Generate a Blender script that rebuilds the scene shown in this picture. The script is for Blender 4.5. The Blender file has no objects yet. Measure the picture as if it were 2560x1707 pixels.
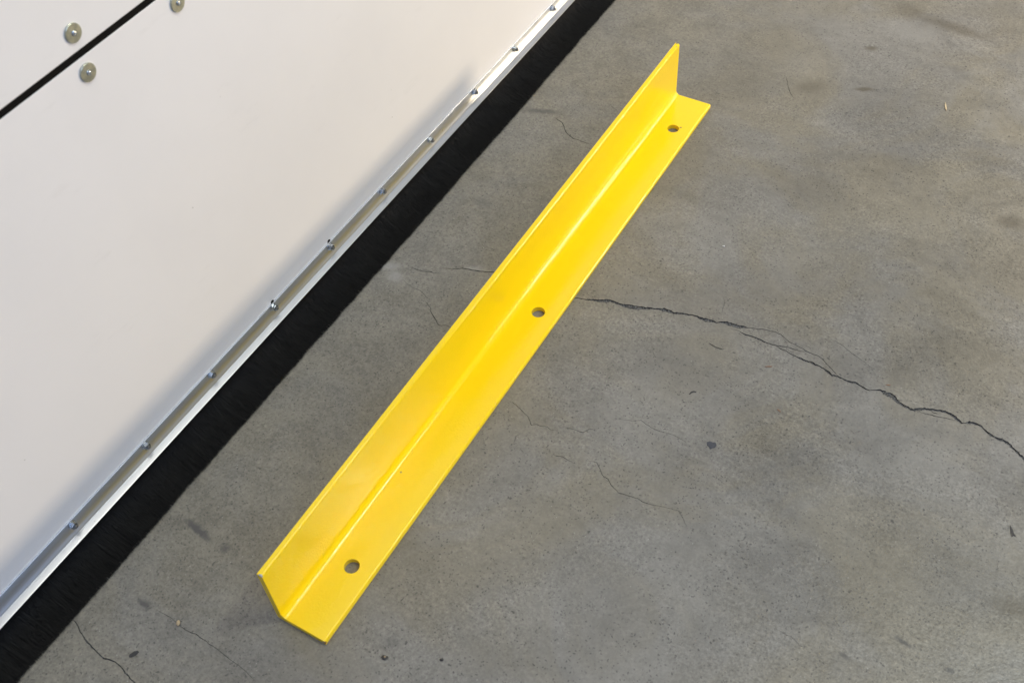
import bpy, bmesh, math, random
import numpy as np
from mathutils import Vector, Matrix, noise
from mathutils.geometry import delaunay_2d_cdt

random.seed(7)
rng = np.random.default_rng(7)
scene = bpy.context.scene
col = scene.collection

# ------------------------------------------------------------------ camera
cam_data = bpy.data.cameras.new("camera")
cam = bpy.data.objects.new("camera", cam_data)
col.objects.link(cam)
Rv = Vector((0.86131616, 0.50490446, -0.05662119))
Uv = Vector((-0.35884977, 0.6834511, 0.63570546))
Fv = Vector((-0.35966834, 0.52722488, -0.76985233))
M = Matrix((Rv, Uv, -Fv)).transposed().to_4x4()
M.translation = Vector((0, 0, 1.3296960194904328))
cam.matrix_world = M
cam_data.sensor_width = 36.0
cam_data.lens = 36.0 * 2732.724 / 2560.0
cam_data.clip_start = 0.05
cam_data.clip_end = 100
cam_data.dof.use_dof = True
cam_data.dof.focus_distance = 1.80
cam_data.dof.aperture_fstop = 6.3
scene.camera = cam
scene.view_settings.view_transform = 'Standard'
scene.view_settings.look = 'None'
scene.view_settings.gamma = 1
scene.view_settings.exposure = -0.04

# ------------------------------------------------------------------ light
world = bpy.data.worlds.new("World")
scene.world = world
world.use_nodes = True
bg = world.node_tree.nodes["Background"]
bg.inputs[0].default_value = (0.79, 0.81, 1.0, 1)
bg.inputs[1].default_value = 0.205

def area(name, loc, target, sx, sy, power, color, spread=math.pi):
    l = bpy.data.lights.new(name, 'AREA')
    l.shape = 'RECTANGLE'; l.size = sx; l.size_y = sy
    l.energy = power; l.color = color; l.spread = spread
    o = bpy.data.objects.new(name, l); col.objects.link(o)
    o.location = loc
    d = Vector(target) - Vector(loc)
    o.rotation_euler = d.to_track_quat('-Z', 'Y').to_euler()
    return o
# ceiling fittings run along Y above the floor
area("ceiling_lamp", (1.4, 2.22, 4.0), (1.4, 2.22, 0), 0.30, 0.60, 72, (0.95, 1.0, 0.90))
area("ceiling_lamp", (2.2, 5.2, 3.6), (2.2, 5.2, 0), 0.22, 1.2, 18, (1.0, 0.95, 0.85))
# wide and low: warm light through a part-raised door far beyond the upper right
area("door_light", (3.95, 4.75, 0.30), (-0.9, 1.30, 0.30), 0.70, 0.56, 184, (1.0, 0.81, 0.54))
# cool daylight from behind and to the right of the camera
area("daylight", (3.5, -1.0, 4.5), (0.6, 1.0, 0), 2.5, 2.5, 125, (0.50, 0.67, 1.0))
area("warm_floor_fill", (0.8, 3.3, 1.35), (0.8, 3.3, 0), 0.5, 0.5, 66, (1.0, 0.84, 0.64), math.radians(140))  # added fill hung low, brightens and warms the upper right floor
area("overhead_fill", (0.3, 1.3, 4.4), (0.3, 1.3, 0), 1.4, 1.4, 42, (1.0, 0.93, 0.76))  # added soft fill from above, lifts floor and bar against the wall
scene.cycles.blur_glossy = 0.1

# ------------------------------------------------------------------ helpers
def link(name, me, mat=None, parent=None, kind=None, label=None, cat=None, group=None):
    o = bpy.data.objects.new(name, me); col.objects.link(o)
    if mat and me is not None and not me.materials: me.materials.append(mat)
    if parent: o.parent = parent
    for k, v in (("kind", kind), ("label", label), ("category", cat), ("group", group)):
        if v: o[k] = v
    return o

def bm_mesh(name, bm, smooth=None):
    me = bpy.data.meshes.new(name)
    bm.normal_update()
    bm.to_mesh(me); bm.free()
    if smooth is not None:
        me.shade_smooth() if smooth == 0 else me.set_sharp_from_angle(angle=math.radians(smooth))
    return me

def extrude_profile(pts, y0, y1, plane='xz', steps=1):
    """closed profile in XZ swept along Y"""
    bm = bmesh.new()
    rings = []
    for k in range(steps + 1):
        y = y0 + (y1 - y0) * k / steps
        rings.append([bm.verts.new((x, y, z)) for x, z in pts])
    n = len(pts)
    for a, b in zip(rings[:-1], rings[1:]):
        for i in range(n):
            bm.faces.new((a[i], a[(i+1) % n], b[(i+1) % n], b[i]))
    bm.faces.new(rings[0][::-1]); bm.faces.new(rings[-1])
    bmesh.ops.recalc_face_normals(bm, faces=bm.faces)
    return bm

def arc(cx, cz, r, a0, a1, n):
    return [(cx + r*math.cos(math.radians(a0+(a1-a0)*i/n)), cz + r*math.sin(math.radians(a0+(a1-a0)*i/n))) for i in range(n+1)]

def lathe_x(prof, seg=32, hexr=None):
    """profile of (x, r) turned about the X axis; closed at both ends"""
    bm = bmesh.new(); rings = []
    for x, r in prof:
        rings.append([bm.verts.new((x, r*math.cos(2*math.pi*i/seg), r*math.sin(2*math.pi*i/seg))) for i in range(seg)])
    for a, b in zip(rings[:-1], rings[1:]):
        for i in range(seg):
            bm.faces.new((a[i], a[(i+1) % seg], b[(i+1) % seg], b[i]))
    bm.faces.new(rings[0]); bm.faces.new(rings[-1][::-1])
    bmesh.ops.recalc_face_normals(bm, faces=bm.faces)
    return bm

class NT:
    def __init__(s, name):
        s.m = bpy.data.materials.new(name); s.m.use_nodes = True
        s.t = s.m.node_tree; s.n = s.t.nodes; s.l = s.t.links
        s.b = s.n["Principled BSDF"]
        s.co = s.n.new("ShaderNodeTexCoord").outputs["Object"]
    def put(s, sock, v):
        if isinstance(v, bpy.types.NodeSocket): s.l.new(v, sock)
        elif v is not None:
            if isinstance(v, (tuple, list)) and len(v) == 3 and sock.type == 'RGBA': v = (*v, 1)
            sock.default_value = v
    def noise(s, scale, detail=3, rough=.5, dist=0, co=None, out="Fac"):
        n = s.n.new("ShaderNodeTexNoise"); s.put(n.inputs["Vector"], co or s.co)
        n.inputs["Scale"].default_value = scale; n.inputs["Detail"].default_value = detail
        n.inputs["Roughness"].default_value = rough; n.inputs["Distortion"].default_value = dist
        return n.outputs[out]
    def voro(s, scale, feature='F1', co=None, out="Distance", rand=1):
        n = s.n.new("ShaderNodeTexVoronoi"); n.feature = feature; s.put(n.inputs["Vector"], co or s.co)
        n.inputs["Scale"].default_value = scale; n.inputs["Randomness"].default_value = rand
        return n.outputs[out]
    def math(s, op, a, b=None, c=None, clamp=False):
        n = s.n.new("ShaderNodeMath"); n.operation = op; n.use_clamp = clamp
        for i, v in enumerate((a, b, c)):
            if v is not None: s.put(n.inputs[i], v)
        return n.outputs[0]
    def vmath(s, op, a, b=None, out=0):
        n = s.n.new("ShaderNodeVectorMath"); n.operation = op
        s.put(n.inputs[0], a)
        if b is not None: s.put(n.inputs[1], b)
        return n.outputs[out]
    def remap(s, v, a, b, c=0.0, d=1.0, smooth=True):
        n = s.n.new("ShaderNodeMapRange"); n.interpolation_type = 'SMOOTHSTEP' if smooth else 'LINEAR'
        s.put(n.inputs[0], v)
        for i, x in enumerate((a, b, c, d)): n.inputs[i+1].default_value = x
        return n.outputs[0]
    def mix(s, f, a, b, mode='MIX'):
        n = s.n.new("ShaderNodeMix"); n.data_type = 'RGBA'; n.blend_type = mode
        s.put(n.inputs[0], f); s.put(n.inputs[6], a); s.put(n.inputs[7], b)
        return n.outputs[2]
    def map(s, scale=(1,1,1), rot=(0,0,0), loc=(0,0,0), co=None):
        n = s.n.new("ShaderNodeMapping"); s.put(n.inputs[0], co or s.co)
        n.inputs["Location"].default_value = loc; n.inputs["Rotation"].default_value = rot; n.inputs["Scale"].default_value = scale
        return n.outputs[0]
    def bump(s, h, dist, strength=1.0, normal=None):
        n = s.n.new("ShaderNodeBump"); s.put(n.inputs["Height"], h)
        n.inputs["Distance"].default_value = dist; n.inputs["Strength"].default_value = strength
        if normal: s.put(n.inputs["Normal"], normal)
        return n.outputs[0]
    def set(s, **k):
        for a, v in k.items(): s.put(s.b.inputs[a.replace("_", " ")], v)
        return s.m

# ------------------------------------------------------------------ materials
def mat_concrete():
    s = NT("worn_concrete")
    warpn = s.n.new("ShaderNodeTexNoise"); s.put(warpn.inputs["Vector"], s.co)
    warpn.inputs["Scale"].default_value = 90; warpn.inputs["Detail"].default_value = 4
    w = s.vmath('SCALE', s.vmath('SUBTRACT', warpn.outputs["Color"], (0.5, 0.5, 0.5)))
    w.node.inputs[3].default_value = 0.012
    wco = s.vmath('ADD', s.co, w)
    def spot(x, y, rx, ry, ang, soft=0.5, co=wco):
        m = s.n.new("ShaderNodeMapping"); m.vector_type = 'TEXTURE'; s.put(m.inputs[0], co)
        m.inputs["Location"].default_value = (x, y, 0); m.inputs["Rotation"].default_value = (0, 0, math.radians(ang))
        m.inputs["Scale"].default_value = (rx, ry, 1)
        d = s.vmath('LENGTH', m.outputs[0], out=1)
        return s.remap(d, 1 - soft, 1 + soft, 1.0, 0.0)
    trowel = s.map(scale=(1, 1.35, 1), rot=(0, 0, math.radians(-20)))
    big = s.noise(1.7, 4, .55, .6, co=trowel)
    mid = s.noise(6.5, 6, .62, .8, co=trowel)
    hue = s.noise(4.2, 5, .6, .9, co=s.map(loc=(3.1, 7.7, 0)))
    fine = s.noise(60, 5, .7)
    mid2 = s.noise(125, 4, .75)
    grain = s.noise(240, 3, .75)
    # the surface near the wall was never polished by traffic: coarser there
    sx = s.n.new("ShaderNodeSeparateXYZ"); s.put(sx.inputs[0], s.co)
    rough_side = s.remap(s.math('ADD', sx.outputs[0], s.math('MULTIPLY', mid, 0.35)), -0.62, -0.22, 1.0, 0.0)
    base = s.mix(s.remap(hue, .36, .64), (0.206, 0.192, 0.155), (0.209, 0.205, 0.191))
    base = s.mix(s.remap(big, .3, .7, 0, 1), s.mix(1.0, base, (0.84, 0.84, 0.83), 'MULTIPLY'), base)
    def mul(v, lo, hi, a, b):
        nonlocal base
        base = s.mix(1.0, base, s.remap(v, lo, hi, a, b, smooth=False), 'MULTIPLY')
    mul(mid, .28, .74, .80, 1.15); mul(fine, .28, .72, .88, 1.12)
    vary = s.math('MAXIMUM', s.remap(s.noise(7, 4, .65, .5, co=s.map(loc=(2, 8, 0))), .38, .62, .25, 1.0), s.math('MULTIPLY', rough_side, 1.0))
    gg = s.math('ADD', s.math('MULTIPLY', s.math('SUBTRACT', mid2, .5), 1.0), s.math('MULTIPLY', s.math('SUBTRACT', grain, .5), 1.5))
    base = s.mix(1.0, base, s.math('ADD', s.math('MULTIPLY', gg, vary), 1.0), 'MULTIPLY')
    # coarse side: darker, gritty
    patch = s.remap(s.math('ADD', s.math('MULTIPLY', s.noise(150, 5, .8, .2), .6), s.math('MULTIPLY', s.noise(24, 5, .7, .4), .4)), .43, .57)
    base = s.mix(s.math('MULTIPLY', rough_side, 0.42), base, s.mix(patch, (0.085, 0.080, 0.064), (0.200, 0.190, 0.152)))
    # dark pinholes and flecks, three sizes
    for sc, lo, hi, dens, dark, nsc in ((190, .12, .30, .48, .70, 22), (95, .08, .17, .46, .75, 9), (42, .038, .07, .44, .85, 5)):
        v = s.voro(sc, co=s.map(loc=(sc, 0, 0), co=wco))
        msk = s.remap(v, lo, hi, 1, 0)
        where = s.remap(s.noise(nsc, 3, .6, co=s.map(loc=(0, sc, 0))), dens - .08, dens + .06)
        where = s.math('MAXIMUM', where, s.math('MULTIPLY', rough_side, .7))
        base = s.mix(s.math('MULTIPLY', s.math('MULTIPLY', msk, where), dark), base, (0.035, 0.035, 0.036))
    # pale grit and small bright glints, both put into the colour
    for sc, lo, hi, k in ((110, .05, .11, .6), (47, .016, .030, .9)):
        v = s.voro(sc, co=s.map(loc=(5, 3, 0)))
        msk = s.math('MULTIPLY', s.remap(v, lo, hi, 1, 0), s.remap(s.noise(16, 3, .6, co=s.map(loc=(9, 1, 0))), .46, .60))
        base = s.mix(s.math('MULTIPLY', msk, k), base, (0.42, 0.42, 0.40))
    # hair scratches
    for ang, sc in ((25, 9), (-50, 7), (80, 8)):
        sco = s.map(scale=(1, 0.06, 1), rot=(0, 0, math.radians(ang)), co=wco)
        lines = s.voro(sc * 12, 'DISTANCE_TO_EDGE', co=sco)
        msk = s.math('MULTIPLY', s.remap(lines, 0.0, .02, 1, 0), s.remap(s.noise(5, 2, .5, co=s.map(loc=(ang, 0, 0))), .55, .68))
        base = s.mix(s.math('MULTIPLY', msk, .22), base, (0.10, 0.10, 0.095))
    # stains where they lie
    D = (0.045, 0.045, 0.047); B = (0.095, 0.084, 0.062); P = (0.30, 0.30, 0.29)
    stains = [
        (-.8394, .4073, .024, .0058, -10, .5, D, .72), (-.7878, .403, .008, .006, -35, .6, D, .5), (-.8305, .2851, .013, .004, -8, .7, D, .65),
        (-.8602, 1.4274, .030, .006, 20, .7, D, .55), (.064, .7173, .012, .0034, -8, .6, D, .65), (.1261, .7085, .0055, .0042, 0, .4, D, .7),
        (.0068, .6651, .006, .003, 0, .5, D, .55), (-.3722, 1.8849, .011, .007, 20, .6, B, .75), (-.3415, 1.7569, .016, .006, 25, .6, B, .7),
        (-.4319, 1.7199, .028, .017, 45, .8, B, .45), (-.4784, 1.7728, .033, .038, 0, .8, P, .16), (-.3177, 1.9693, .05, .030, 10, .7, P, .26),
        (-.3462, 2.0385, .024, .026, 0, .8, B, .45), (-.2462, 2.0199, .060, .014, -8, .8, B, .55), (-.8896, .957, .018, .008, 20, .8, P, .55),
        (-.8669, .9409, .013, .010, -20, .8, P, .45), (-.0118, 1.5232, .021, .015, 10, .7, B, .55), (.1751, .83, .030, .014, 10, .8, B, .6),
        (-.8302, 1.1619, .016, .009, 0, .7, D, .35), (-.7566, 1.0182, .012, .006, 20, .8, P, .45), (-.5043, .4024, .010, .009, 0, .9, D, .35),
        (-.10, .86, .10, .05, 30, .9, P, .16), (.02, 1.05, .12, .07, 20, .9, P, .14), (-.25, 1.35, .15, .06, 15, .9, P, .12),
        (-.30, .62, .08, .05, 60, .9, P, .16), (-.62, .28, .07, .10, 10, .9, D, .18), (-.78, .70, .05, .12, 0, .9, D, .16),
        (.10, 1.45, .16, .08, 30, .9, B, .18), (-.34, 1.16, .14, .05, 25, .9, B, .16),
    ]
    for x, y, rx, ry, ang, soft, c, k in stains:
        m = spot(x, y, rx, ry, ang, soft)
        if k > .4: m = s.math('MULTIPLY', m, s.remap(fine, .25, .50, .55, 1.0)); k = min(1, k*1.2)
        base = s.mix(s.math('MULTIPLY', m, k), base, c)
    h = s.math('ADD', s.math('MULTIPLY', grain, .35), s.math('MULTIPLY', fine, .9))
    nrm = s.bump(h, 0.0012, .35)
    nrm = s.bump(mid, .004, .25, nrm)
    r = s.remap(s.math('ADD', s.math('MULTIPLY', mid, .6), s.math('MULTIPLY', fine, .4)), .3, .7, .27, .42, smooth=False)
    r = s.math('ADD', r, s.math('MULTIPLY', rough_side, .06))
    return s.set(Base_Color=base, Roughness=r, Normal=nrm, Specular_IOR_Level=.6)

def mat_crack():
    s = NT("crack_dirt")
    c = s.mix(s.remap(s.noise(260, 4, .7), .35, .7), (0.036, 0.037, 0.040), (0.125, 0.125, 0.120))
    return s.set(Base_Color=c, Roughness=.95)

def mat_rubble():
    s = NT("crushed_concrete")
    c = s.mix(s.noise(300, 3, .6), (0.05, 0.05, 0.05), (0.33, 0.325, 0.31))
    return s.set(Base_Color=c, Roughness=.9)

def mat_yellow(chips):
    s = NT("yellow_safety_paint")
    tone = s.noise(5, 3, .5, .2)
    c = s.mix(tone, (0.92, 0.650, 0.005), (0.94, 0.678, 0.007))
    # faint scuffs
    sc = s.math('MULTIPLY', s.remap(s.noise(38, 6, .75, co=s.map(scale=(1, .3, 1))), .66, .76), s.remap(s.noise(5, 2, .5), .5, .62))
    c = s.mix(s.math('MULTIPLY', sc, .25), c, (0.42, 0.30, 0.03))
    peel = s.noise(380, 2, .5)
    peel2 = s.noise(75, 2, .5)
    where = s.noise(7, 3, .5, co=s.map(loc=(4, 4, 4)))
    h = s.math('ADD', s.math('MULTIPLY', peel, s.remap(where, .3, .7, .35, 1.0)), s.math('MULTIPLY', peel2, .25))
    nrm = s.bump(h, .00038, 1.0)
    metal = None
    warpn = s.n.new("ShaderNodeTexNoise"); s.put(warpn.inputs["Vector"], s.co)
    warpn.inputs["Scale"].default_value = 600
    w = s.vmath('SCALE', s.vmath('SUBTRACT', warpn.outputs["Color"], (0.5, 0.5, 0.5)))
    w.node.inputs[3].default_value = 0.004
    wco = s.vmath('ADD', s.co, w)
    for x, y, z, r, cc in chips:
        d = s.vmath('DISTANCE', wco, (x, y, z), out=1)
        m = s.remap(d, r * .75, r, 1, 0)
        c = s.mix(m, c, cc)
        metal = m if metal is None else s.math('MAXIMUM', metal, m)
    r = s.remap(s.noise(30, 4, .6), .3, .7, .08, .13, smooth=False)
    return s.set(Base_Color=c, Roughness=s.math('ADD', r, s.math('MULTIPLY', metal, .4)), Normal=nrm,
                 Specular_IOR_Level=.55)

def mat_panel():
    s = NT("white_laminate")
    c = s.mix(s.remap(s.noise(3, 4, .6), .3, .7), (0.82, 0.815, 0.84), (0.85, 0.845, 0.87))
    v = s.voro(26)
    m = s.math('MULTIPLY', s.remap(v, .018, .034, 1, 0), s.remap(s.noise(6, 2), .5, .6))
    c = s.mix(s.math('MULTIPLY', m, .65), c, (0.20, 0.19, 0.18))
    sm = s.math('MULTIPLY', s.remap(s.noise(14, 5, .7, co=s.map(scale=(1, .5, 1.6))), .60, .75), .10)
    c = s.mix(sm, c, (0.45, 0.44, 0.45))
    n = s.bump(s.noise(900, 2), .00006, .4)
    return s.set(Base_Color=c, Roughness=.33, Normal=n, Specular_IOR_Level=.5)

def mat_alu():
    s = NT("brushed_aluminium")
    st = s.noise(600, 3, .6, co=s.map(scale=(1, .02, 1)))
    c = s.mix(st, (0.58, 0.61, 0.66), (0.64, 0.67, 0.72))
    v = s.voro(60, co=s.map(scale=(1, .6, 1)))
    c = s.mix(s.math('MULTIPLY', s.remap(v, .03, .06, 1, 0), .5), c, (0.15, 0.14, 0.13))
    return s.set(Base_Color=c, Metallic=1.0, Roughness=s.remap(st, .3, .7, .36, .42))

def mat_zinc(name, c1, c2, r=.28):
    s = NT(name)
    c = s.mix(s.remap(s.noise(170, 4, .7), .35, .65), c1, c2)
    return s.set(Base_Color=c, Metallic=.9, Roughness=r, Normal=s.bump(s.noise(300, 3), .0002, .4))

def mat_simple(name, c1, c2, rough=.6, scale=200, spec=.5):
    s = NT(name)
    return s.set(Base_Color=s.mix(s.noise(scale, 3, .6), c1, c2), Roughness=rough, Specular_IOR_Level=spec)

M_conc = mat_concrete(); M_crack = mat_crack(); M_rub = mat_rubble()
M_panel = mat_panel(); M_alu = mat_alu()
M_nut = mat_zinc("zinc_plated_steel", (0.50, 0.54, 0.58), (0.70, 0.74, 0.78), .22)
M_washer = mat_zinc("passivated_zinc", (0.40, 0.42, 0.37), (0.58, 0.58, 0.47), .34)
M_black = mat_simple("black_rubber", (0.002, 0.002, 0.0022), (0.004, 0.004, 0.0045), .7, 200, .1)
M_bristle = mat_simple("black_nylon_bristle", (0.0015, 0.0016, 0.0018), (0.006, 0.0063, 0.0067), .40, 900, .3)

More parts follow.
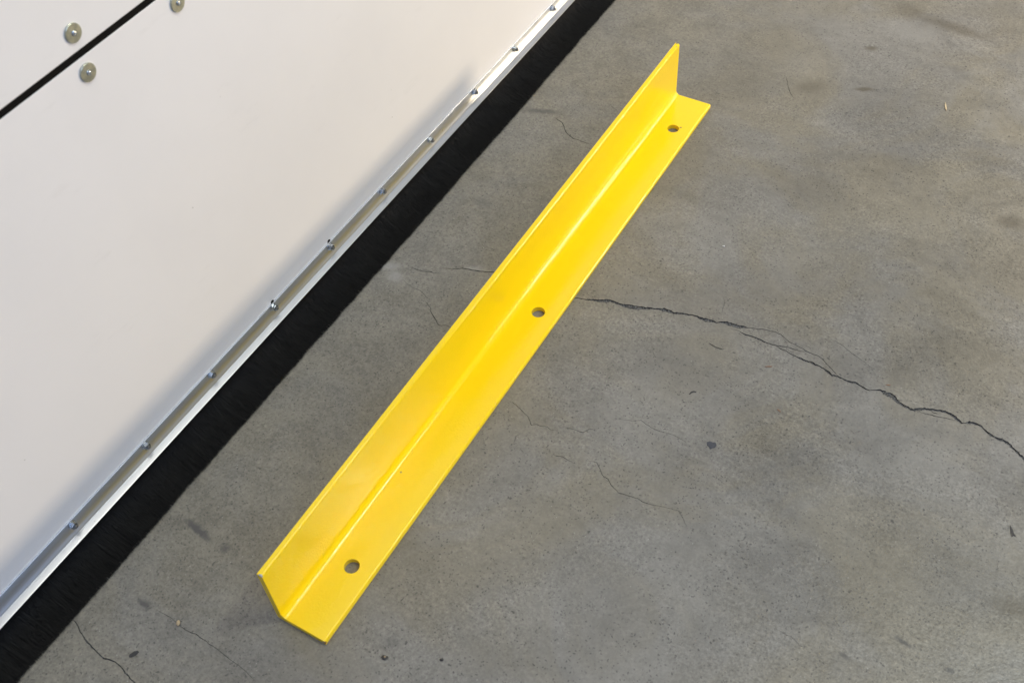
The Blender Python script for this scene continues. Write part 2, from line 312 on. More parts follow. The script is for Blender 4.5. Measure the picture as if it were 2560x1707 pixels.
# ------------------------------------------------------------------ floor with real cracks
CR = [
  [(-0.5831,1.0354,1.66),(-0.5746,1.0384,1.66),(-0.5589,1.0426,2.06),(-0.5493,1.0471,2.89),(-0.5406,1.0495,4.94),(-0.5322,1.0525,6.17),(-0.5234,1.0584,5.35),(-0.5156,1.0585,3.69),(-0.5041,1.0592,4.5),(-0.4933,1.0609,7.34),(-0.483,1.0636,7.33),(-0.4727,1.0664,6.1),(-0.4648,1.07,5.08),(-0.4555,1.0748,3.04),(-0.4472,1.0775,2.43),(-0.4388,1.0801,6.48),(-0.4299,1.0814,5.65),(-0.4208,1.0822,3.02),(-0.4111,1.086,3.62),(-0.4027,1.0883,2.41),(-0.3939,1.0918,2.01),(-0.3852,1.0912,2.8),(-0.3777,1.0913,4.39),(-0.3689,1.0925,6.38),(-0.3603,1.094,3.98),(-0.3531,1.0946,1.59),(-0.3477,1.0992,2.78),(-0.3393,1.1011,5.55),(-0.3306,1.1023,5.94),(-0.3197,1.1025,5.52),(-0.3122,1.1064,3.94),(-0.3053,1.1075,1.18),(-0.2941,1.1113,1.18),(-0.2834,1.1159,1.37),(-0.2748,1.1171,1.18),(-0.2665,1.119,1.17),(-0.2575,1.1187,1.17),(-0.2487,1.1146,0.97),(-0.24,1.1105,0.97),(-0.2306,1.1092,0.96),(-0.2213,1.108,1.15),(-0.2099,1.1054,1.15),(-0.1988,1.104,1.52),(-0.1922,1.1045,1.14),(-0.1823,1.1013,0.95),(-0.1736,1.0963,0.94),(-0.1667,1.0916,0.94),(-0.1581,1.0866,1.12),(-0.1496,1.0817,1.48)],
  [(-0.3308,1.0941,0.59),(-0.32,1.0947,0.79),(-0.3104,1.0935,1.17),(-0.3046,1.0927,3.13),(-0.2959,1.0936,2.34),(-0.2872,1.0944,2.72),(-0.2777,1.0931,3.1),(-0.2684,1.0923,1.93),(-0.2615,1.093,2.7),(-0.2534,1.0948,1.73),(-0.2437,1.0974,1.54),(-0.2356,1.0992,1.54),(-0.2271,1.1,1.34),(-0.2168,1.1006,1.34),(-0.2074,1.106,0.95)],
  [(-0.2557,1.0941,1.35),(-0.2447,1.0908,1.34),(-0.238,1.0918,1.34),(-0.2279,1.0886,1.52),(-0.219,1.088,1.52),(-0.2099,1.0872,3.03),(-0.2026,1.0863,2.64),(-0.1946,1.0881,3.39),(-0.1878,1.0859,2.63),(-0.1822,1.087,1.88),(-0.1746,1.085,1.87),(-0.1667,1.0821,4.1),(-0.1585,1.0782,2.6),(-0.1506,1.08,2.59),(-0.1421,1.0798,1.85),(-0.1333,1.0787,3.31),(-0.1241,1.0812,3.31),(-0.1153,1.0801,2.56),(-0.1077,1.0772,2.55),(-0.1009,1.0767,1.46),(-0.0942,1.0816,1.46),(-0.087,1.0847,2.91),(-0.0801,1.0838,6.17),(-0.0736,1.0838,6.89),(-0.0664,1.082,6.14),(-0.0563,1.076,4.67),(-0.0476,1.0739,3.58),(-0.0389,1.0718,3.56),(-0.0327,1.0729,3.91),(-0.0262,1.0775,3.56),(-0.0196,1.0821,3.92),(-0.011,1.0855,3.56),(-0.0023,1.0884,3.91),(0.0063,1.0914,3.91),(0.0162,1.0901,3.54),(0.0252,1.0861,4.23),(0.0342,1.0821,2.45),(0.0382,1.0843,1.4),(0.0434,1.0881,4.21),(0.0506,1.0902,4.55),(0.0585,1.0896,3.49),(0.0648,1.0865,2.09),(0.0731,1.0813,3.12),(0.0813,1.0792,3.45),(0.0906,1.0788,4.13),(0.0998,1.0785,4.46),(0.1054,1.0741,3.76),(0.1124,1.0705,2.38),(0.1195,1.0659,3.72),(0.1264,1.0624,4.05),(0.1453,1.0458,3.32),(0.1698,1.0349,2.62),(0.2025,1.0171,1.93),(0.231,1.0152,1.43),(0.269,0.9981,1.09),(0.3038,0.993,0.61),(0.3329,0.9782,0.3)],
  [(-0.0283,1.0741,1.42),(-0.0186,1.0737,1.42),(-0.008,1.0756,1.59),(0.0009,1.0775,1.41),(0.0097,1.08,1.41),(0.0203,1.0813,1.23),(0.0293,1.0828,1.4)],
  [(-0.0135,1.0831,2.13),(-0.0066,1.0813,2.84),(0.0027,1.0822,2.12)],
  [(-0.2886,1.12,0.59),(-0.2769,1.1223,0.59),(-0.2665,1.119,0.78)],
  [(-0.2575,1.1187,0.49),(-0.2421,1.1069,0.58),(-0.2313,1.1064,0.58)],
  [(-0.2198,1.1082,0.77),(-0.2132,1.1141,0.77),(-0.207,1.1137,0.77),(-0.2014,1.1082,0.95)],
  [(-0.368,1.1525,0.62),(-0.3593,1.1398,0.81),(-0.3558,1.1221,0.6),(-0.3517,1.1074,0.6)],
  [(-0.448,1.0025,0.59),(-0.4426,0.9966,0.78),(-0.4346,0.9983,0.58),(-0.4287,0.994,0.58)],
  [(-0.4198,0.9987,0.58),(-0.4143,0.993,0.77),(-0.4095,0.9869,0.57),(-0.4007,0.9879,0.48)],
  [(-0.8583,0.9713,0.86),(-0.8506,0.9706,1.44),(-0.8396,0.9716,2.01),(-0.8292,0.9733,1.43),(-0.8191,0.9776,2),(-0.8124,0.9783,0.85),(-0.8031,0.9816,0.71),(-0.7937,0.987,0.71),(-0.7867,0.9861,0.71)],
  [(-0.807,0.9955,1.43),(-0.7999,0.9967,1.14),(-0.7902,0.9994,1.43),(-0.7819,1.0042,1.71),(-0.7752,1.0095,2),(-0.7664,1.0113,2.28),(-0.7566,1.0136,2.56),(-0.7472,1.0166,2.84),(-0.7388,1.0191,1.98),(-0.7267,1.0244,2.55),(-0.7102,1.0293,1.98),(-0.6849,1.0333,1.68)],
  [(-0.8544,0.9419,0.71),(-0.8415,0.9376,0.56),(-0.8286,0.9335,0.42),(-0.8164,0.9344,0.56),(-0.8056,0.932,0.84),(-0.796,0.9271,0.83),(-0.784,0.9228,0.83)],
  [(-0.7947,0.9208,0.55),(-0.7853,0.915,0.96),(-0.7749,0.9099,1.09),(-0.7728,0.9049,0.95),(-0.768,0.9014,1.22),(-0.7588,0.8958,1.62),(-0.7498,0.8894,1.61),(-0.743,0.8853,1.33),(-0.739,0.8865,1.07),(-0.7329,0.8897,0.93),(-0.7256,0.8901,1.06),(-0.7133,0.889,0.93)],
  [(-0.8051,1.063,0.59),(-0.7956,1.0583,0.73),(-0.7831,1.0542,0.73)],
  [(-0.7805,0.962,0.35),(-0.774,0.9475,0.42),(-0.7653,0.936,0.34)],
  [(-0.8309,1.4228,1.32),(-0.8184,1.4189,1.97),(-0.8077,1.4153,1.96),(-0.7985,1.4066,1.63),(-0.7896,1.3956,1.45),(-0.7793,1.3899,1.45),(-0.7679,1.3847,1.44),(-0.7581,1.3853,1.44),(-0.7475,1.3841,1.11),(-0.7358,1.3835,0.79),(-0.725,1.39,0.63)],
  [(-0.7534,1.503,0.67),(-0.7418,1.4973,1.16),(-0.7308,1.4926,0.83)],
  [(-0.9058,0.2212,1.57),(-0.8946,0.2202,2.18),(-0.8839,0.2155,1.55),(-0.8708,0.2104,1.84),(-0.8613,0.2069,3.05),(-0.8518,0.2053,1.82),(-0.8375,0.2028,1.81),(-0.8258,0.2008,2.4),(-0.8155,0.2023,2.99),(-0.8057,0.2043,1.49),(-0.7952,0.2034,1.78),(-0.7844,0.2001,2.36),(-0.7743,0.1975,1.76),(-0.764,0.1966,1.46),(-0.7442,0.1977,1.44),(-0.712,0.1929,1.14)],
  [(-0.815,0.2855,0.47),(-0.8002,0.2865,0.54),(-0.7855,0.2874,0.77),(-0.7724,0.2858,0.77),(-0.7548,0.2832,0.91),(-0.7379,0.2855,1.21),(-0.718,0.2844,0.9),(-0.6984,0.2832,0.89),(-0.678,0.2809,0.73),(-0.6488,0.2787,0.58),(-0.6262,0.2731,0.43)],
  [(-0.8428,0.4324,0.85),(-0.8289,0.4279,0.51)],
  [(-0.5717,0.8085,0.37),(-0.5534,0.8067,0.74),(-0.5386,0.8008,0.91),(-0.5269,0.7968,0.91),(-0.5147,0.7854,1.08),(-0.508,0.79,0.9),(-0.5025,0.7901,0.9),(-0.4952,0.7935,0.72),(-0.4847,0.7913,0.89),(-0.4757,0.795,0.71)],
  [(-0.4772,0.8009,0.71),(-0.4653,0.8062,0.8),(-0.4554,0.8081,0.89),(-0.4406,0.8094,1.24),(-0.4348,0.8207,0.71),(-0.4281,0.8216,0.71),(-0.4237,0.8184,0.71)],
  [(-0.414,0.8503,0.36),(-0.4017,0.858,0.45),(-0.3858,0.862,0.71),(-0.3753,0.8698,0.89),(-0.3648,0.8665,0.89),(-0.3516,0.8647,0.8),(-0.3425,0.8641,0.88),(-0.3347,0.866,0.7),(-0.3214,0.8676,0.7),(-0.3071,0.8666,0.7),(-0.3013,0.8653,1.04)],
  [(-0.4642,0.7512,0.52),(-0.4555,0.7551,0.87),(-0.4466,0.7585,1.04),(-0.4347,0.7563,0.86),(-0.4241,0.7567,0.69)],
  [(-0.4143,0.7683,0.52),(-0.3992,0.7732,0.86),(-0.3895,0.7648,0.85),(-0.3822,0.7573,1.01),(-0.3717,0.7556,1.01),(-0.3642,0.7494,0.84),(-0.3555,0.7459,0.83),(-0.3486,0.7425,1.33),(-0.3359,0.7443,0.99),(-0.3201,0.7468,0.99),(-0.3125,0.7449,1.15),(-0.2986,0.7474,0.82),(-0.2808,0.7521,0.49),(-0.2627,0.7559,0.65),(-0.2524,0.7478,0.48),(-0.238,0.7342,0.48)],
  [(-0.5197,0.7682,0.71),(-0.5244,0.7569,0.8),(-0.5212,0.7476,0.79),(-0.5203,0.742,0.7)],
  [(-0.5128,0.7434,0.53),(-0.5,0.7373,0.7),(-0.4928,0.7326,1.04)],
  [(-0.5677,0.7337,0.71),(-0.5595,0.7249,0.71),(-0.5541,0.7191,0.53)],
  [(-0.3443,0.8642,0.53),(-0.3406,0.875,0.53),(-0.3414,0.8878,0.45)],
  [(-0.3987,0.6932,0.49),(-0.3882,0.6899,0.49)],
  [(0.1484,0.7623,0.42),(0.1512,0.7548,0.56),(0.1574,0.7468,0.49)],
  [(0.1345,0.8892,0.46),(0.1391,0.8772,0.61),(0.1384,0.8705,0.6)],
  [(0.1496,0.8703,0.38),(0.1597,0.8634,0.52),(0.1709,0.8519,0.44)],
  [(0.158,0.8172,0.44),(0.163,0.8139,0.58),(0.1691,0.8164,0.58),(0.1782,0.818,0.43)],
  [(-0.0848,0.6596,0.36),(-0.0715,0.6559,0.5),(-0.06,0.6563,0.5),(-0.0462,0.6506,0.57),(-0.0337,0.6517,0.42)],
  [(-0.0584,0.7191,0.3),(-0.0571,0.7058,0.44),(-0.0565,0.6966,0.44)],
  [(0.0243,0.6633,0.42),(0.0334,0.6571,0.55),(0.0401,0.6576,0.48)],
  [(0.1744,0.7401,0.34),(0.1777,0.7475,0.42),(0.1886,0.7512,0.41),(0.1926,0.7614,0.42)],
  [(-0.4873,1.7302,0.68),(-0.4713,1.7005,0.94),(-0.4562,1.6785,0.93),(-0.4463,1.6724,0.53)],
  [(-0.4153,1.5921,0.63),(-0.3947,1.5767,0.75)],
  [(-0.1849,1.1463,0.58),(-0.1658,1.1415,0.96),(-0.1491,1.1332,0.76),(-0.1318,1.1279,0.57),(-0.1028,1.117,0.46)],
]

def resample(pts, step):
    out = [pts[0]]
    for a, b in zip(pts[:-1], pts[1:]):
        d = math.hypot(b[0]-a[0], b[1]-a[1]); n = max(1, int(round(d / step)))
        for i in range(1, n+1):
            t = i / n
            out.append((a[0]+(b[0]-a[0])*t, a[1]+(b[1]-a[1])*t, a[2]+(b[2]-a[2])*t))
    return out

def build_floor():
    V = []; faces = []; depth = []
    def addv(x, y): V.append(Vector((x, y))); return len(V)-1
    X0, X1, Y0, Y1 = -1.6, 7.0, -5.0, 9.0
    nx, ny = 12, 16
    g = [[addv(X0+(X1-X0)*i/nx, Y0+(Y1-Y0)*j/ny) for i in range(nx+1)] for j in range(ny+1)]
    for j in range(ny):
        for i in range(nx):
            faces.append([g[j][i], g[j][i+1], g[j+1][i+1], g[j+1][i]]); depth.append(0)
    wide_pts = []
    for k, line in enumerate(CR):
        wmax = max(p[2] for p in line)
        hair = wmax < 3.2
        pts = resample(line, 0.0035 if hair else 0.0024)
        n = len(pts)
        # natural wander of the centre line and of each lip
        C2 = []
        for i, (x, y, w) in enumerate(pts):
            nx_ = noise.noise(Vector((x*160, y*160, k)));  ny_ = noise.noise(Vector((x*160, y*160, k+50.)))
            a = 0.0011 if hair else 0.0010
            C2.append((x + nx_*a, y + ny_*a, w))
        L, R = [], []
        for i, (x, y, w) in enumerate(C2):
            a = C2[max(0, i-1)]; b = C2[min(n-1, i+1)]
            tx, ty = b[0]-a[0], b[1]-a[1]; q = math.hypot(tx, ty) or 1
            nx_, ny_ = -ty/q, tx/q
            end = min(1.0, (i+0.15)/4.0, (n-1-i+0.15)/4.0)
            hw = max(w, .25) * 0.5e-3 * (0.72 if hair else 1.1 if w > 2.2 else .85) * end
            l = hw * (1 + .75*noise.noise(Vector((x*420, y*420, 3.3+k)))) ; r = hw * (1 + .75*noise.noise(Vector((x*420, y*420, 9.3+k))))
            L.append((x+nx_*l, y+ny_*l)); R.append((x-nx_*r, y-ny_*r))
            if w > 2.2: wide_pts.append((x, y, w, nx_, ny_))
        li = [addv(*p) for p in L]; ri = [addv(*p) for p in R]
        for i in range(n-1):
            faces.append([li[i], ri[i], ri[i+1], li[i+1]]); depth.append(1)
    vo, eo, fo, ov, oe, of = delaunay_2d_cdt(V, [], faces, 0, 1e-6)
    incr = [any(depth[q] for q in o) for o in of]
    inside = [bool(o) for o in of]
    verts = [(v.x, v.y, 0.0) for v in vo]
    out_f = []; mat_i = []
    low = {}
    # vertices on the border of the crack keep the lip; the bottom gets its own lowered copy
    edge_use = {}
    for f, c, ins in zip(fo, incr, inside):
        if not ins: continue
        for a, b in zip(f, list(f[1:])+[f[0]]):
            edge_use.setdefault((min(a, b), max(a, b)), []).append(c)
    def lo(i):
        if i not in low:
            low[i] = len(verts)
            x, y, _ = verts[i]
            d = 0.0022 + 0.0016*noise.noise(Vector((x*300, y*300, 0)))
            verts.append((x, y, -max(.0008, d)))
        return low[i]
    for f, c, ins in zip(fo, incr, inside):
        if not ins: continue
        if not c: out_f.append(list(f)); mat_i.append(0)
        else:
            out_f.append([lo(i) for i in f]); mat_i.append(1)
            for a, b in zip(f, list(f[1:])+[f[0]]):
                u = edge_use[(min(a, b), max(a, b))]
                if len(u) == 2 and u[0] != u[1]:
                    out_f.append([b, a, lo(a), lo(b)][::-1]); mat_i.append(1)
    me = bpy.data.meshes.new("floor")
    me.from_pydata(verts, [], out_f)
    me.materials.append(M_conc); me.materials.append(M_crack)
    me.polygons.foreach_set("material_index", mat_i)
    me.update()
    link("floor", me, kind="structure")
    # loose grit caught in the wide stretches
    bm = bmesh.new()
    for x, y, w, nx_, ny_ in wide_pts:
        for q in range(4 if w < 5 else 8):
            if random.random() < .45: continue
            o = random.uniform(-.46, .46) * w * 1e-3
            s_ = random.uniform(.0004, .0012) * (1 if w < 5 else 1.25)
            mm = Matrix.Translation((x+nx_*o+random.uniform(-.001, .001), y+ny_*o+random.uniform(-.001, .001), random.uniform(-.0034, -.0014))) @ \
                Matrix.Rotation(random.random()*6, 4, Vector((random.random(), random.random(), 1)).normalized()) @ Matrix.Diagonal((s_, s_*random.uniform(.6, 1), s_*random.uniform(.7, 1.3), 1))
            r = bmesh.ops.create_icosphere(bm, subdivisions=1, radius=1, matrix=mm)
            for v in r["verts"]: v.co += Vector((random.uniform(-1, 1), random.uniform(-1, 1), random.uniform(-1, 1))) * s_ * .25
    link("crack_grit", bm_mesh("crack_grit", bm), M_rub, kind="stuff", label="loose crushed concrete grit lodged in the long floor crack")
build_floor()

# ------------------------------------------------------------------ yellow steel angle
BX, BY, BL, W, H, T = -0.65699, 0.35779, 1.2182, 0.0800, 0.12128, 0.00888
def build_angle():
    ri, rt = 0.0085, 0.0032
    prof = [(0.0012, 0)] + [(W - .0006, 0), (W, .0006)]
    prof += [(W, T-rt)] + arc(W-rt, T-rt, rt, 0, 90, 8)[1:]
    prof += arc(T+ri, T+ri, ri, 270, 180, 14)
    prof += arc(T-rt, H-rt, rt, 0, 90, 8)
    prof += [(.0009, H)] + arc(.0009, H-.0009, .0009, 90, 180, 4)[1:]
    prof += [(0, .0012)]
    pl = [prof[0]]
    for q in prof[1:]:
        if math.hypot(q[0]-pl[-1][0], q[1]-pl[-1][1]) > 1e-6: pl.append(q)
    bm = extrude_profile(pl, 0, BL)
    me = bm_mesh("yellow_angle_bar", bm, 0)
    o = link("yellow_angle_bar", me)
    # three drilled holes in the flat leg
    bc = bmesh.new()
    for y in (0.10526, 0.6183, 1.12394):
        bmesh.ops.create_cone(bc, cap_ends=True, segments=48, radius1=.0108, radius2=.0108, depth=.06,
                              matrix=Matrix.Translation((.04696, y, .005)))
    cut = bpy.data.objects.new("drill", bpy.data.meshes.new("drill")); bc.to_mesh(cut.data); bc.free()
    col.objects.link(cut)
    md = o.modifiers.new("holes", 'BOOLEAN'); md.object = cut; md.operation = 'DIFFERENCE'; md.solver = 'EXACT'
    bv = o.modifiers.new("ease", 'BEVEL'); bv.width = .0007; bv.segments = 3; bv.limit_method = 'ANGLE'; bv.angle_limit = math.radians(50)
    bv.use_clamp_overlap = True
    wn = o.modifiers.new("flat faces stay flat", 'WEIGHTED_NORMAL'); wn.weight = 100; wn.mode = 'FACE_AREA'; wn.keep_sharp = False
    dg = bpy.context.evaluated_depsgraph_get()
    new = bpy.data.meshes.new_from_object(o.evaluated_get(dg), depsgraph=dg)
    o.modifiers.clear(); o.data = new
    bpy.data.objects.remove(cut)
    steel = (0.33, 0.34, 0.35); rust = (0.16, 0.07, 0.03); dark = (0.05, 0.05, 0.045)
    new.materials.clear()
    new.materials.append(mat_yellow([(.006, .0, H-.001, .0032, steel), (W-.001, 0, T-.004, .0030, rust), (W-.004, .0, .003, .0022, steel),
                                     (.004, BL-.002, H, .0016, dark), (.006, BL-.010, H, .0011, dark), (.058, 1.1325, T, .0022, (0.25, 0.17, 0.03)),
                                     (.0215, .262, T+.0014, .0024, (0.40, 0.29, 0.05)), (.0205, .272, T+.002, .0016, (0.34, 0.25, 0.06))]))
    o.location = (BX, BY, 0.0007)
    o["label"] = "long yellow painted steel angle bar with three holes lying on the concrete floor"
    o["category"] = "angle bar"
    return o
build_angle()

# ------------------------------------------------------------------ the white panelled wall with its brush strip
KW = 1.07
PX = -0.9045 * KW      # face of the panels
def zp(z, k=1.0066): return 1.3297 - (1.3297 - z) * KW * k
def zz(z): return 1.3297 - (1.3297 - z) * KW
wall = link("panel_wall", None, label="white laminate panel wall with black seam, aluminium rail and black brush skirt", cat="wall")
wall.location = (PX, 0, 0); wall['kind'] = 'thing'
def box(x0, x1, y0, y1, z0, z1, bev=.0008, ysteps=1):
    bm = bmesh.new()
    bmesh.ops.create_cube(bm, size=1, matrix=Matrix.Translation(((x0+x1)/2, (y0+y1)/2, (z0+z1)/2)) @ Matrix.Diagonal((x1-x0, y1-y0, z1-z0, 1)))
    if bev: bmesh.ops.bevel(bm, geom=bm.edges[:], offset=bev, segments=2, affect='EDGES', profile=.5)
    return bm
WY0, WY1 = -1.6, 4.6
me = bm_mesh("lower_panel", box(-.03, 0, WY0, WY1, zz(.1215), zp(.6690), .0012)); link("panel", me, M_panel, wall, label="lower white panel above the rail")
me = bm_mesh("upper_panel", box(-.03, 0, WY0, WY1, zp(.6770), 2.3, .0012)); link("panel", me, M_panel, wall, label="upper white panel above the black seam")
# rubber gasket in the seam, its top lip slightly ragged
bm = bmesh.new(); n = 700
rows = []
for i in range(n+1):
    y = WY0 + (WY1-WY0)*i/n
    r = .0009*noise.noise(Vector((y*18, 1, 0))) + .0007*max(0, noise.noise(Vector((y*70, 4, 0))))
    if .615 < y < .64: r += .0008
    zt = .6768 + r; x = -.0010
    rows.append([bm.verts.new((p[0], p[1], zp(p[2]))) for p in ((-.012, y, .6686), (x*.2, y, .6690), (x, y, .6700), (x, y, zt-.0008), (x*.2, y, zt), (-.012, y, zt))])
for a, b in zip(rows[:-1], rows[1:]):
    for i in range(5): bm.faces.new((a[i], b[i], b[i+1], a[i+1]))
bmesh.ops.recalc_face_normals(bm, faces=bm.faces)
link("seam_gasket", bm_mesh("seam_gasket", bm, 40), M_black, wall)

# aluminium holder: flat flange above, hollow lip below that grips the bristles
hb, hr = .1147, .1462
ZT = zz(hr)
prof = [(.0002, ZT), (.0019, ZT), (.0025, ZT-.0006), (.0025, ZT-.0012)]
prof += [(.0016 + .0068*t**2.6, (ZT-.0014) + (.0418-(ZT-.0014))*t) for t in [i/16 for i in range(0, 17)]]
prof += [(.0086, .0409), (.0090, .0412), (.0095, .0411)]
prof += [(.0185, .0398), (.0196, .0392), (.0198, .0384), (.0192, .0376), (.0180, .0374), (.0150, .0374), (.0146, .0330), (.0012, .0330), (.0006, .0374), (.0002, .0376)]
bm = extrude_profile(prof, WY0, WY1)
rail = link("aluminium_rail", bm_mesh("aluminium_rail", bm, 28), M_alu, wall)

# nuts on studs along the flange
nut_bm = bmesh.new()
nm = lathe_x([(.0, .0052), (.0048, .0052)], 6)
me_nut = bm_mesh("n", nm); nut_bm.from_mesh(me_nut)
bmesh.ops.bevel(nut_bm, geom=nut_bm.edges[:], offset=.0005, segments=2, affect='EDGES')
me_nut = bm_mesh("hex_nut", nut_bm, 30); me_nut.materials.append(M_nut)
fl = lathe_x([(0, .0062), (.0007, .0063), (.0013, .0060), (.0013, .003)], 28); me_fl = bm_mesh("washer", fl, 35); me_fl.materials.append(M_nut)
prof_s = [(0, .0026)]
for k in range(12):
    prof_s += [(.0003+k*.00075, .0030), (.00068+k*.00075, .0025)]
prof_s += [(.0094, .0024), (.0098, .0018)]
me_st = bm_mesh("stud", lathe_x(prof_s, 16), 35); me_st.materials.append(mat_zinc("dark_stud_steel", (0.12, 0.13, 0.14), (0.30, 0.31, 0.32), .3))
hole_bm = lathe_x([(0, .0036), (.0004, .0036)], 20); me_hole = bm_mesh("dark_hole_disc", hole_bm); me_hole.materials.append(M_black)  # solid black disc: the shade inside a screw hole put into colour
nuts_y = [.152, .293, .4302, .5664, .7078, .8482, .9894, 1.1311, 1.2728, 1.4132, 1.5536, 1.694]
nuts_z = [.138, .1380, .1390, .1395, .1395, .1382, .1382, .1374, .1385, .1370, .1375, .137]
for i, (y, z) in enumerate(zip(nuts_y, nuts_z)):
    nut = link("hex_nut", me_nut, parent=wall)
    nut.location = (.0032, y*KW, zz(z)); nut.scale = (KW,)*3; 
    nut.rotation_euler = (random.uniform(0, 1.05), random.uniform(-.05, .05), random.uniform(-.05, .05))
    a = link("washer", me_fl, parent=nut); a.location = (-.0013, 0, 0)
    b = link("stud", me_st, parent=nut); b.location = (-.0018, 0, 0)
    if i in (4, 5):
        hh = link("dark_hole_disc", me_hole, parent=wall); hh.location = (.00015, y*KW+.003, zz(hr+.0006))

# fender washers with their screws beside the seam
pm = lathe_x([(0, .0103), (.0003, .0105), (.0019, .0105), (.0023, .0101), (.0024, .0034), (.0020, .0030)], 48)
me_w = bm_mesh("fender_washer", pm, 35); me_w.materials.append(M_washer)
ph = lathe_x([(.0012, .0033), (.0032, .0031), (.0039, .0024), (.0041, .0013), (.0034, .0010)], 24)
me_h = bm_mesh("screw_head", ph, 35); me_h.materials.append(M_nut)
for y, z in ((.5765, .6966), (.5743, .6494), (.7153, .6492)):
    w_ = link("fender_washer", me_w, parent=wall); w_.location = (0.0001, y*KW*1.0045, zp(z, 1.0045)); w_.scale = (KW,)*3; w_.rotation_euler = (random.random()*3, 0, 0)
    s_ = link("screw_head", me_h, parent=w_)

# bristles: they leave the holder downwards, bend and lie splayed along the floor
def build_bristles():
    y0, y1 = -.6, 3.0
    XE = -.8975 - PX                       # where the tips lie, measured from the panel face
    zr = .0345
    layers = [(.0158, zr+.003, .0140, .0030, .00050), (.0145, zr+.002, .0110, .0022, .00050), (.0125, zr+.002, .0085, .0016, .00055),
              (.0100, zr+.002, .0060, .0012, .00060), (.0166, zr+.003, .0165, .0036, .0010), (.0060, zr+.002, .0040, .0008, .0010)]
    NS = 8
    VV = []; FF = []; base = 0
    def nz(a, sc, seed):
        xs = a*sc; i = np.floor(xs).astype(int); f = xs-i; f = f*f*(3-2*f)
        tab = np.random.default_rng(seed).uniform(-1, 1, 8192)
        return tab[(i+900) % 8192]*(1-f)+tab[(i+901) % 8192]*f
    for li, (xs, zs, zm, ze, stp) in enumerate(layers):
        n = int((y1-y0)/stp)
        y = y0 + (np.arange(n)+rng.uniform(-.45, .45, n))*stp
        slow = nz(y, 7, 11)*.0016 + nz(y, 24, 12)*.0009 + nz(y, 85, 13)*.0006
        leany = nz(y, 11, 21)*.006 + nz(y, 45, 22+li)*.0035 + nz(y, 160, 41+li)*.0020 + rng.normal(0, .0012, n)
        clump = nz(y, 220, 51+li)*.0009 + rng.normal(0, .0006, n)
        xe = XE + slow + rng.normal(-.0006, .0009, n) - rng.exponential(.0008, n) - (.002 if li > 3 else 0)
        t = np.linspace(0, 1, NS)[None, :]
        x0_ = (xs + rng.uniform(-.0008, .0008, n))[:, None]
        # cubic bezier in XZ
        bx = [x0_, x0_ + .007, x0_ + .024, xe[:, None]]
        bz = [np.full((n, 1), zs), (zs*.62 + .2*zm + clump)[:, None], (zm + clump)[:, None], np.maximum(ze + clump*.6, .0006)[:, None]]
        B = [(1-t)**3, 3*(1-t)**2*t, 3*(1-t)*t*t, t**3]
        X = sum(b*c for b, c in zip(B, bx)); Z = sum(b*c for b, c in zip(B, bz))
        Y = y[:, None] + leany[:, None]*t**1.2
        rad = rng.uniform(.00020, .00030, n)
        R = rad[:, None]*(1-.3*t)
        ang = np.array([0, 2.0944, 4.18879]) + .5
        # cross-section roughly square to a strand that runs along X
        tx = np.gradient(X, axis=1); tz = np.gradient(Z, axis=1); L = np.sqrt(tx*tx+tz*tz)+1e-9
        nx_, nz_ = -tz/L, tx/L
        P = np.stack([X[:, :, None] + R[:, :, None]*np.cos(ang)*nx_[:, :, None], Y[:, :, None] + R[:, :, None]*np.sin(ang),
                      Z[:, :, None] + R[:, :, None]*np.cos(ang)*nz_[:, :, None]], -1)
        VV.append(P.reshape(-1, 3))
        k = (np.arange(n)*NS*3 + base)[:, None, None]
        s = (np.arange(NS-1)*3)[None, :, None]
        for a in range(3):
            b = (a+1) % 3
            q = np.concatenate([k+s+a, k+s+b, k+s+3+b, k+s+3+a], 2)
            FF.append(q.reshape(-1, 4))
        base += n*NS*3
    V = np.concatenate(VV); F = np.concatenate(FF)
    me = bpy.data.meshes.new("brush_bristles")
    me.vertices.add(len(V)); me.vertices.foreach_set("co", V.ravel().astype(np.float32))
    me.loops.add(F.size); me.loops.foreach_set("vertex_index", F.ravel().astype(np.int32))
    me.polygons.add(len(F)); me.polygons.foreach_set("loop_start", (np.arange(len(F))*4).astype(np.int32))
    me.update(); me.validate(); me.shade_smooth()
    me.materials.append(M_bristle)
    link("brush_bristles", me, parent=wall, kind="stuff")
    # dense core under the visible fibres, and the same mass carried on beyond both ends of the view
    bm = bmesh.new(); n = 300; rows = []
    for i in range(n+1):
        y = WY0 + (WY1-WY0)*i/n
        rows.append([bm.verts.new(p) for p in ((.001, y, zr+.003), (.001, y, .0008), (XE-.006, y, .0008), (XE-.012, y, .0022), (.034, y, .0060), (.018, y, .012), (.0125, y, zr+.002))])
    for a, b in zip(rows[:-1], rows[1:]):
        for i in range(7): bm.faces.new((a[i], b[i], b[(i+1) % 7], a[(i+1) % 7]))
    bmesh.ops.recalc_face_normals(bm, faces=bm.faces)
    link("brush_core", bm_mesh("brush_core", bm), M_black, wall)
build_bristles()

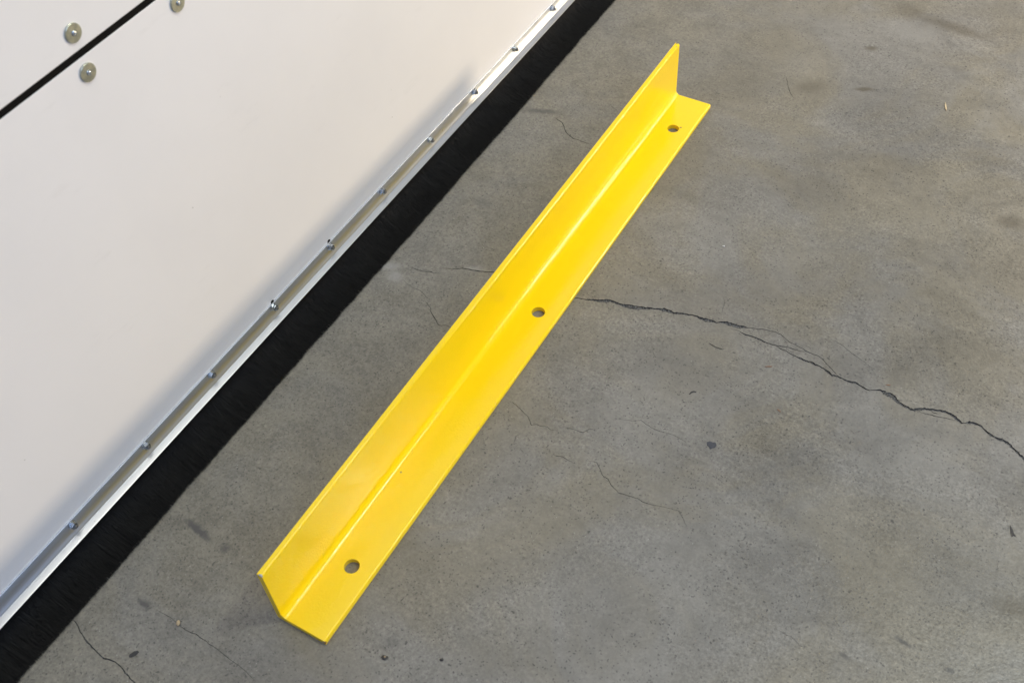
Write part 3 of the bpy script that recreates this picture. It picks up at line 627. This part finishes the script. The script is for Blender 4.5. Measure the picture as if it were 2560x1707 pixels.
# ------------------------------------------------------------------ small things lying on the floor
def lump(name, loc, sx, sy, sz, rot, mat, label, cat, jag=.18, sub=2, flat=False, group=None):
    bm = bmesh.new()
    bmesh.ops.create_icosphere(bm, subdivisions=sub, radius=1)
    for v in bm.verts:
        k = 1 + jag*noise.noise(v.co*1.7 + Vector((loc[0]*91, loc[1]*77, 0)))*2
        v.co = Vector((v.co.x*sx*k, v.co.y*sy*k, max(v.co.z, -.8)*sz*(k if not flat else 1)))
    zmin = min(v.co.z for v in bm.verts)
    for v in bm.verts: v.co.z -= zmin
    o = link(name, bm_mesh(name, bm, 50), mat, label=label, cat=cat, group=group)
    o.location = (loc[0], loc[1], 0.0002); o.rotation_euler = (0, 0, math.radians(rot))
    return o
def shard(name, loc, pts, h, rot, mat, label, cat, group=None, bend=0.0):
    bm = bmesh.new()
    top = [bm.verts.new((x, y, h + bend*((x/0.01)**2))) for x, y in pts]; bot = [bm.verts.new((x*1.04, y*1.04, bend*((x/0.01)**2))) for x, y in pts]
    bm.faces.new(top); bm.faces.new(bot[::-1]); n = len(pts)
    for i in range(n): bm.faces.new((bot[i], bot[(i+1) % n], top[(i+1) % n], top[i]))
    bmesh.ops.recalc_face_normals(bm, faces=bm.faces)
    o = link(name, bm_mesh(name, bm), mat, label=label, cat=cat, group=group)
    o.location = (loc[0], loc[1], 0.0002); o.rotation_euler = (0, 0, math.radians(rot))
    return o
M_tan = mat_simple("tan_stone", (0.36, 0.27, 0.15), (0.52, 0.42, 0.28), .6, 300)
M_dark = mat_simple("dark_tar", (0.018, 0.018, 0.020), (0.040, 0.040, 0.043), .6, 400)
M_blue = mat_simple("blue_grey_flake", (0.025, 0.030, 0.042), (0.065, 0.072, 0.09), .5, 500)
M_wood = mat_simple("pale_wood", (0.45, 0.36, 0.22), (0.55, 0.46, 0.31), .7, 500)
M_rust = mat_simple("rusty_shaving", (0.16, 0.085, 0.05), (0.24, 0.14, 0.09), .7, 500)
M_white = mat_simple("white_crumb", (0.50, 0.52, 0.54), (0.65, 0.66, 0.68), .6, 500)
lump("pebble", (-.7688, .286), .0026, .0042, .0020, 40, M_tan, "small tan pebble lying on a faint crack in the lower left", "pebble", .12)
def oval(a, b, n=14, j=.12, seed=1):
    r = random.Random(seed)
    return [(a*math.cos(2*math.pi*i/n)*(1+r.uniform(-j, j)), b*math.sin(2*math.pi*i/n)*(1+r.uniform(-j, j))) for i in range(n)]
shard("paint_flake", (-.792, .2246), oval(.0066, .0033, 14, .10, 3), .0004, 62, M_dark, "dark oval flake on the floor beside the bottom left crack", "flake")
shard("paint_flake", (-.2662, .8777), [(-.0070, .0042), (-.0028, .0060), (.0010, .0046), (.0048, .0052), (.0066, .0012), (.0052, -.0036), (.0014, -.0048), (-.0010, -.0072), (-.0040, -.0030), (-.0064, -.0012)],
      .0006, 20, M_blue, "blue grey jagged flake alone on the open floor right of the bar", "flake")
shard("wood_sliver", (-.1923, 1.7708), [(-.0125, .0003), (-.004, .0016), (.006, .0015), (.0125, .0), (.004, -.0014), (-.006, -.0012)], .0008, -70, M_wood,
      "pale wood sliver at the upper right of the floor", "splinter", bend=.0008)
def fibre(name, pts, r, mat, label, cat):
    cu = bpy.data.curves.new(name, 'CURVE'); cu.dimensions = '3D'; cu.bevel_depth = r; cu.bevel_resolution = 1; cu.resolution_u = 6
    sp = cu.splines.new('BEZIER'); sp.bezier_points.add(len(pts)-1)
    for b, p in zip(sp.bezier_points, pts):
        b.co = (*p, r+.0002); b.handle_left_type = b.handle_right_type = 'AUTO'
    tmp = bpy.data.objects.new("tmp", cu); col.objects.link(tmp)
    dg = bpy.context.evaluated_depsgraph_get()
    me = bpy.data.meshes.new_from_object(tmp.evaluated_get(dg), depsgraph=dg); me.name = name
    bpy.data.objects.remove(tmp); bpy.data.curves.remove(cu)
    me.materials.clear(); me.materials.append(mat)
    return link(name, me, label=label, cat=cat)
fibre("bristle_fibre", [(-.3465, 1.0503), (-.3355, 1.0480), (-.3239, 1.0486)], .00045, M_dark, "short dark curved fibre lying just below the long crack", "fibre")
shard("rusty_shaving", (-.2487, 1.05), oval(.0052, .0011, 8, .2, 5), .0005, 28, M_rust, "rust brown shaving just below the forked crack, nearest the angle bar", "shaving", "rusty shavings near the crack")
shard("rusty_shaving", (-.2045, .9803), oval(.0034, .0010, 8, .2, 6), .0004, -20, M_rust, "rust brown shaving farthest below the crack, above the blue grey flake", "shaving", "rusty shavings near the crack")
shard("rusty_shaving", (-.0796, 1.0997), oval(.0036, .0010, 8, .2, 8), .0004, 20, M_rust, "orange brown shaving lying above the long crack at right", "shaving", "rusty shavings near the crack")
shard("bent_chip", (-.3295, .9521), [(-.006, -.0035), (-.003, .0008), (.001, .0022), (.0045, .0012), (.0048, -.0006), (.0012, .0002), (-.0018, -.0012), (-.005, -.0046)], .0005, 28, M_dark,
      "tiny dark bent chip between the long crack and the blue grey flake", "chip")
lump("tar_lump", (-.5002, .3802), .0042, .0032, .0012, 10, M_dark, "black speck with a pale stone in it, near the bottom edge", "speck", .35)
lump("grit_stone", (-.4998, .3806), .0013, .0013, .0026, 0, M_tan, "tiny pale stone stuck in the black speck near the bottom edge", "stone", .1, 1)
lump("tar_lump", (-.4343, .4134), .0026, .0017, .0010, 30, M_dark, "small solid black speck right of the one holding a pale stone", "speck", .2)
shard("dark_splinter", (.141, .938), [(-.0095, .0006), (-.003, .0022), (.003, .0024), (.0075, .0040), (.0060, .0010), (.0085, -.0012), (.003, -.0016), (-.004, -.0008)], .0006, -62, M_dark,
      "dark jagged splinter near the right edge of the floor", "splinter")
lump("white_crumb", (-.4104, 1.2533), .0020, .0016, .0012, 0, M_white, "small white crumb on open floor right of the bar's middle hole", "crumb", .3)
